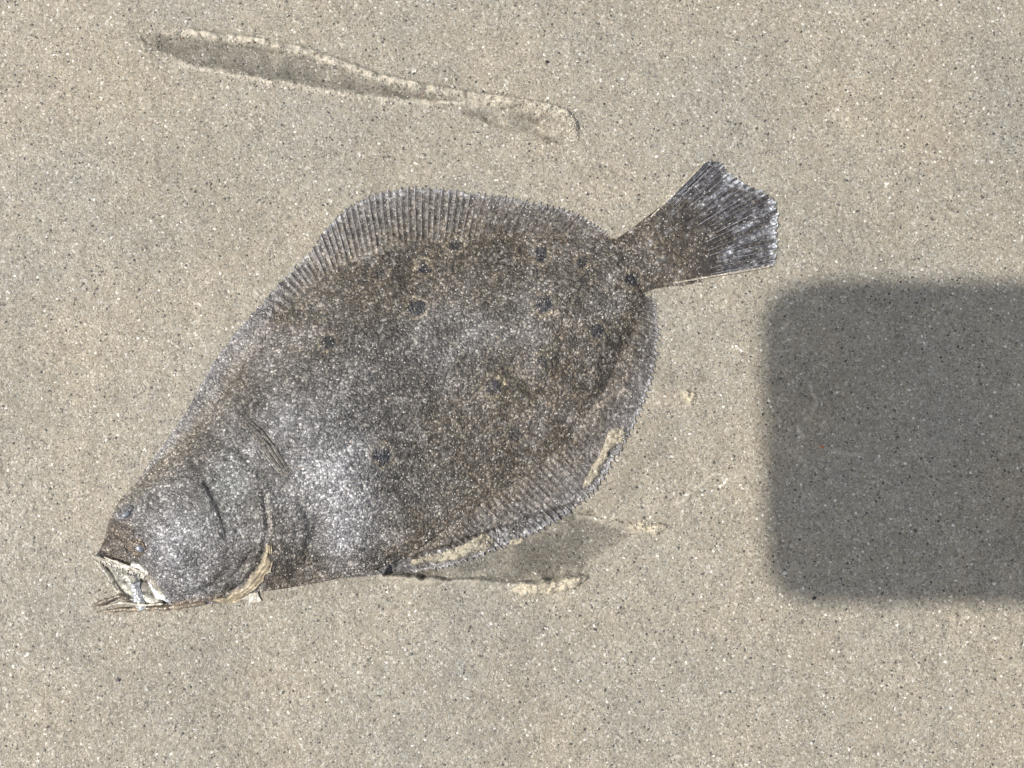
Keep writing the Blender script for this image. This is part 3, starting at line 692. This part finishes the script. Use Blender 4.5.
# ------------------------------------------------------------------ clumps of sand
HB = filled()
for _ in range(4):
    HB = (HB + np.roll(HB, 1, 0) + np.roll(HB, -1, 0) + np.roll(HB, 1, 1) + np.roll(HB, -1, 1))/5
def clump(pts, widths, height, label, seed, dryness=.22, lift=0.0):
    n, m_ = 90, 22
    P = catmull(pts, n); T = np.gradient(P, axis=0); T /= np.hypot(*T.T)[:, None]; N = np.stack([-T[:, 1], T[:, 0]], -1)
    wd = np.interp(np.linspace(0, 1, n), np.linspace(0, 1, len(widths)), widths)
    u = np.linspace(-1, 1, m_)[None, :]; s = np.linspace(0, 1, n)[:, None]
    endcap = np.clip(1-np.abs(2*s-1)**6, 0, 1)**.5
    ww = wd[:, None]*endcap*(1+.35*vnoise(s*n/7+0*u, np.sign(u)*3+.5+0*s, seed)+.2*vnoise(s*n/2.5+0*u, np.sign(u)*5+.5+0*s, seed+1))
    px = P[:, 0:1] + N[:, 0:1]*ww*u; py = P[:, 1:2] + N[:, 1:2]*ww*u
    hgt = np.clip(1-np.abs(u)**2.6, 0, 1)**.42*endcap
    base = body_z_at(px, py)
    z = base - .0003 + (height*hgt*(1+.45*fbm(px, py, 9, 3, seed+2)) + .55*hgt*fbm(px, py, 3.6, 3, seed+5) + lift*hgt)*0.001
    x, y, z = W(px, py, z); splat(px, py, z)
    idx = np.arange(n*m_).reshape(n, m_)
    Q_ = np.stack([idx[:-1, :-1], idx[1:, :-1], idx[1:, 1:], idx[:-1, 1:]], -1).reshape(-1, 4)
    V2 = np.stack([x, y, z], -1).reshape(-1, 3)
    v = V2[Q_[len(Q_)//2]]
    if np.cross(v[1]-v[0], v[2]-v[0])[2] < 0: Q_ = Q_[:, ::-1]
    ring = np.concatenate([idx[0, :-1], idx[:-1, -1], idx[-1, :0:-1], idx[:0:-1, 0]])
    low_ = V2[ring].copy(); low_[:, 2] -= .0006; n0 = len(V2); k = np.arange(len(ring)); k2 = (k+1) % len(ring)
    S = np.stack([ring[k], n0+k, n0+k2, ring[k2]], -1)
    dr = np.concatenate([np.full(n0, dryness) + .25*fbm(px, py, 8, 2, seed+8).ravel(), np.full(len(ring), .4)])
    mm = mesh_from('clump', np.vstack([V2, low_]), np.vstack([Q_, S]), [(n0+k)[::-1]], {'dry': np.clip(dr, 0, 1), 'wet': 0*dr})
    return link('sand_clump', mm, M_clump, label=label, cat='sand clump')
clump([(512, 590), (530, 588), (552, 586), (572, 583), (589, 575)], [5, 8, 7, 6, 4], 2.3, 'crumbly pale sand ridge below the belly hollow, clear of the fish', 800, .75)
clump([(628, 528), (642, 526), (654, 529), (668, 526)], [3, 5, 5.5, 4], 1.7, 'small pale sand crumb ridge at the right end of the wet hollow', 820, .75)
clump([(392, 569), (420, 561), (446, 556), (468, 549), (482, 543), (494, 540)], [2.5, 4, 5, 6.5, 9, 8], 1.9, 'grey sand ridge lying on the belly edge of the anal fin', 840)
clump([(583, 489), (592, 475), (601, 460), (608, 447), (618, 436), (625, 432)], [4, 5, 4.5, 5, 8.5, 8], 1.4, 'pale sand streak stuck on the fin edge below the tail', 860, .3)
clump([(508, 543), (517, 541), (524, 539)], [2.5, 3.5, 2], .6, 'tiny sand blob caught on the serrated lower fin edge', 880)
clump([(684, 392), (690, 397), (691, 402)], [4.5, 6, 5], 1.7, 'lone pale sand lump right of the fish fin', 890, .9)

# ------------------------------------------------------------------ loose grains (uncountable)
def grains(name, px, py, size, cols, label, seed, squash=.7):
    rs = np.random.RandomState(seed); n = len(px)
    z = top_at(px, py)
    x, y, z = W(px, py, z)
    t_ = (1+5**.5)/2
    ico = np.array([(-1, t_, 0), (1, t_, 0), (-1, -t_, 0), (1, -t_, 0), (0, -1, t_), (0, 1, t_), (0, -1, -t_), (0, 1, -t_), (t_, 0, -1), (t_, 0, 1), (-t_, 0, -1), (-t_, 0, 1)])/1.9
    fc = np.array([(0, 11, 5), (0, 5, 1), (0, 1, 7), (0, 7, 10), (0, 10, 11), (1, 5, 9), (5, 11, 4), (11, 10, 2), (10, 7, 6), (7, 1, 8), (3, 9, 4), (3, 4, 2), (3, 2, 6), (3, 6, 8), (3, 8, 9), (4, 9, 5), (2, 4, 11), (6, 2, 10), (8, 6, 7), (9, 8, 1)])
    a = rs.rand(n)*6.283; sc_ = np.stack([rs.uniform(.7, 1.3, n), rs.uniform(.6, 1.1, n), rs.uniform(.5, .9, n)*squash], -1)*size[:, None]*PX
    v = ico[None]*sc_[:, None]*rs.uniform(.8, 1.2, (n, 12, 1))
    c, s = np.cos(a)[:, None], np.sin(a)[:, None]
    vx = v[..., 0]*c - v[..., 1]*s + x[:, None]; vy = v[..., 0]*s + v[..., 1]*c + y[:, None]; vz = v[..., 2] + z[:, None]
    V = np.stack([vx, vy, vz], -1).reshape(-1, 3); Fc = (fc[None] + (np.arange(n)*12)[:, None, None]).reshape(-1, 3)
    mm = mesh_from(name, V, Fc, None, {'pigment': np.repeat(cols, 12, axis=0)}, smooth=False)
    return link(name, mm, M_grain, label=label, cat='sand', kind='stuff')
m, n, l, b = new_mat('mineral grain'); M_grain = m
at = n.new('ShaderNodeAttribute'); at.attribute_name = 'pigment'; l.new(at.outputs['Color'], b.inputs['Base Color'])
b.inputs['Roughness'].default_value = .3; b.inputs['Specular IOR Level'].default_value = .6
rs = np.random.RandomState(77)
pal = np.array([(.05, .048, .05), (.30, .27, .22), (.42, .38, .31), (.55, .52, .46), (.78, .76, .72), (.38, .24, .14)])
N1 = 3500
px = rs.uniform(-10, 1034, N1); py = rs.uniform(-10, 778, N1)
fo = [(x, y) for x, y in (D[3:16] )]
outl = DF_O[1:] + TO + AF_O[::-1] + [(330, 582), (262, 594), (210, 604), (120, 612), (92, 600), (92, 550)]
ins = inside(px, py, outl)
px, py = px[~ins], py[~ins]
ci = rs.choice(6, len(px), p=[.20, .26, .24, .17, .11, .02])
grains('sand_grains', px, py, rs.uniform(.4, .95, len(px)), pal[ci]*rs.uniform(.8, 1.15, (len(px), 1)), 'loose dark and light grains lying on the damp sand', 1)
N2 = 12000
px = rs.uniform(110, 780, N2); py = rs.uniform(160, 610, N2)
ins = inside(px, py, outl) & (rs.rand(N2) < .35 + .65*sstep(200, 380, px)); px, py = px[ins], py[ins]
ci = rs.choice(6, len(px), p=[.06, .2, .24, .26, .22, .02])
grains('stuck_grains', px, py, rs.uniform(.35, .85, len(px)), pal[ci]*rs.uniform(.7, 1.1, (len(px), 1)), 'fine sand grains stuck to the wet skin of the flounder', 2)
# crumbs along the groove rims and clumps
pts = [(RIM_UP, 7, 700), (RIM_LOW, 5, 300), ([(512, 590), (552, 587), (590, 575)], 14, 70), ([(628, 528), (668, 527)], 9, 30), ([(392, 569), (446, 556), (494, 541)], 7, 40), ([(583, 489), (625, 432)], 6, 30)]
cx, cy = [], []
for ln, sp, k in pts:
    q = catmull(ln, 400)[rs.randint(0, 400, k)]; cx.append(q[:, 0]+rs.normal(0, sp*.6, k)); cy.append(q[:, 1]+rs.normal(0, sp*.6, k))
px = np.concatenate(cx); py = np.concatenate(cy); ci = rs.choice(6, len(px), p=[.02, .15, .40, .31, .11, .01])
grains('crumb_grains', px, py, rs.uniform(.5, 1.2, len(px)), pal[ci]*rs.uniform(.8, 1.1, (len(px), 1)), 'coarse grains heaped along the groove rims and sand ridges', 3, 1.0)

# ------------------------------------------------------------------ small separate pieces
def chip(name, px, py, r, colr, label, cat, seed, thick=.5, group=None):
    rs = np.random.RandomState(seed); n, m_ = 12, 5
    th = np.linspace(0, 2*np.pi, n, endpoint=False); rad = r*(1+rs.uniform(-.3, .3, n))
    rings = []
    z0 = float(top_at(np.array([px]), np.array([py]))[0])
    for k in range(m_):
        f = math.cos(k/(m_-1)*math.pi*.5)
        x, y, z = W(px + rad*f*np.cos(th), py + .75*rad*f*np.sin(th), z0 + (1-f**2)**.5*thick*r*PX + 0*th)
        rings.append(np.stack([x, y, z], -1))
    V = np.vstack(rings); idx = np.arange(n*m_).reshape(m_, n); nx_ = np.roll(idx, -1, 1)
    Q_ = np.stack([idx[:-1], nx_[:-1], nx_[1:], idx[1:]], -1).reshape(-1, 4)[:, ::-1]
    return link(name, mesh_from(name, V, Q_, [idx[0]], {'pigment': np.tile(colr, (len(V), 1))}, smooth=False), M_grain, label=label, cat=cat, group=group)
chip('pebble', 547, 62, 2.6, (.04, .038, .04), 'tiny black pebble above the right end of the groove', 'pebble', 1)
chip('shell_fragment', 822, 447, 2.4, (.50, .20, .09), 'tiny orange shell fragment inside the phone shadow', 'shell fragment', 2)
chip('shell_fragment', 785, 573, 2.4, (.8, .78, .74), 'white shell chip at the lower left corner of the phone shadow', 'shell fragment', 3)
chip('shell_fragment', 799, 437, 1.8, (.75, .73, .68), 'tiny white chip left of the orange shell fragment', 'shell fragment', 4)
chip('shell_fragment', 995, 392, 2.0, (.8, .78, .74), 'white shell chip near the right edge in the phone shadow', 'shell fragment', 5)
chip('pebble', 118, 680, 2.6, (.06, .058, .06), 'tiny black pebble on bare sand below the fish mouth', 'pebble', 6)
chip('pebble', 814, 598, 2.3, (.03, .03, .03), 'tiny black pebble on the lower edge of the phone shadow', 'pebble', 7)

# ------------------------------------------------------------------ the phone taking the picture (out of frame, casts the shadow)
tl = W(756, 283, 0); bl = W(756, 606, 0)
x0 = float(tl[0]); y1 = float(tl[1]); y0 = float(bl[1])
off = SUN[:2]/SUN[2]*(H + .004)
PXc, PYc = x0 + off[0], None
Lp = .160; Hp = y1-y0
cxp = x0 + off[0] + Lp/2; cyp = (y0+y1)/2 + off[1]
def dark_mat(name, col, rough):
    m, n, l, b = new_mat(name); nz = noise(n, l, n.new('ShaderNodeTexCoord').outputs['Object'], 400, 2)
    c = ramp(n, l, nz.outputs['Fac'], [(.3, tuple(v*.85 for v in col)), (.7, tuple(v*1.15 for v in col))], 'LINEAR'); l.new(c, b.inputs['Base Color']); b.inputs['Roughness'].default_value = rough
    return m
def rrect(w_, h_, r, z0, z1, cx=0, cy=0, bev=.0012):
    pts = []
    for (sx, sy, a0) in ((1, 1, 0), (-1, 1, 90), (-1, -1, 180), (1, -1, 270)):
        for k in range(9):
            a = math.radians(a0 + k*90/8); pts.append((sx*(w_/2-r), sy*(h_/2-r), math.cos(a), math.sin(a)))
    P = np.array(pts); n_ = len(P); V = []
    for z, sh in ((z0, bev), (z0+bev, 0), (z1-bev, 0), (z1, bev)):
        V.append(np.stack([cx+P[:, 0]+P[:, 2]*(r-sh), cy+P[:, 1]+P[:, 3]*(r-sh), np.full(n_, z)], -1))
    V = np.vstack(V); idx = np.arange(4*n_).reshape(4, n_); nx_ = np.roll(idx, -1, 1)
    Q_ = np.stack([idx[:-1], nx_[:-1], nx_[1:], idx[1:]], -1).reshape(-1, 4)
    return mesh_from('rounded_slab', V, Q_, [idx[0][::-1], idx[-1]], smooth=False)
ph = link('phone', None, None, label='black phone held flat above the sand by the photographer, casting the square shadow', cat='phone')
ph.location = (cxp, cyp, H + .004)
Mc = dark_mat('black phone case', (.03, .03, .032), .5); Mg = dark_mat('dark glass', (.012, .012, .014), .08)
link('phone_case', rrect(Lp, Hp, .012, .0, .0095), Mc, ph)
link('screen', rrect(Lp-.006, Hp-.006, .009, .0095, .0101, bev=.0002), Mg, ph)
lx, ly = CAM[0]-cxp, CAM[1]-cyp
link('camera_bump', rrect(.030, .030, .008, -.0015, .0, lx-.004, ly-.0015, .0004), Mc, ph)
for dx, dy in ((-.011, .007), (-.011, -.008)):
    link('camera_lens', rrect(.011, .011, .0054, -.0027, -.0015, lx+dx, ly+dy, .0003), Mg, ph)
link('camera_lens', rrect(.011, .011, .0054, -.0027, -.0015, lx, ly, .0003), Mg, ph)
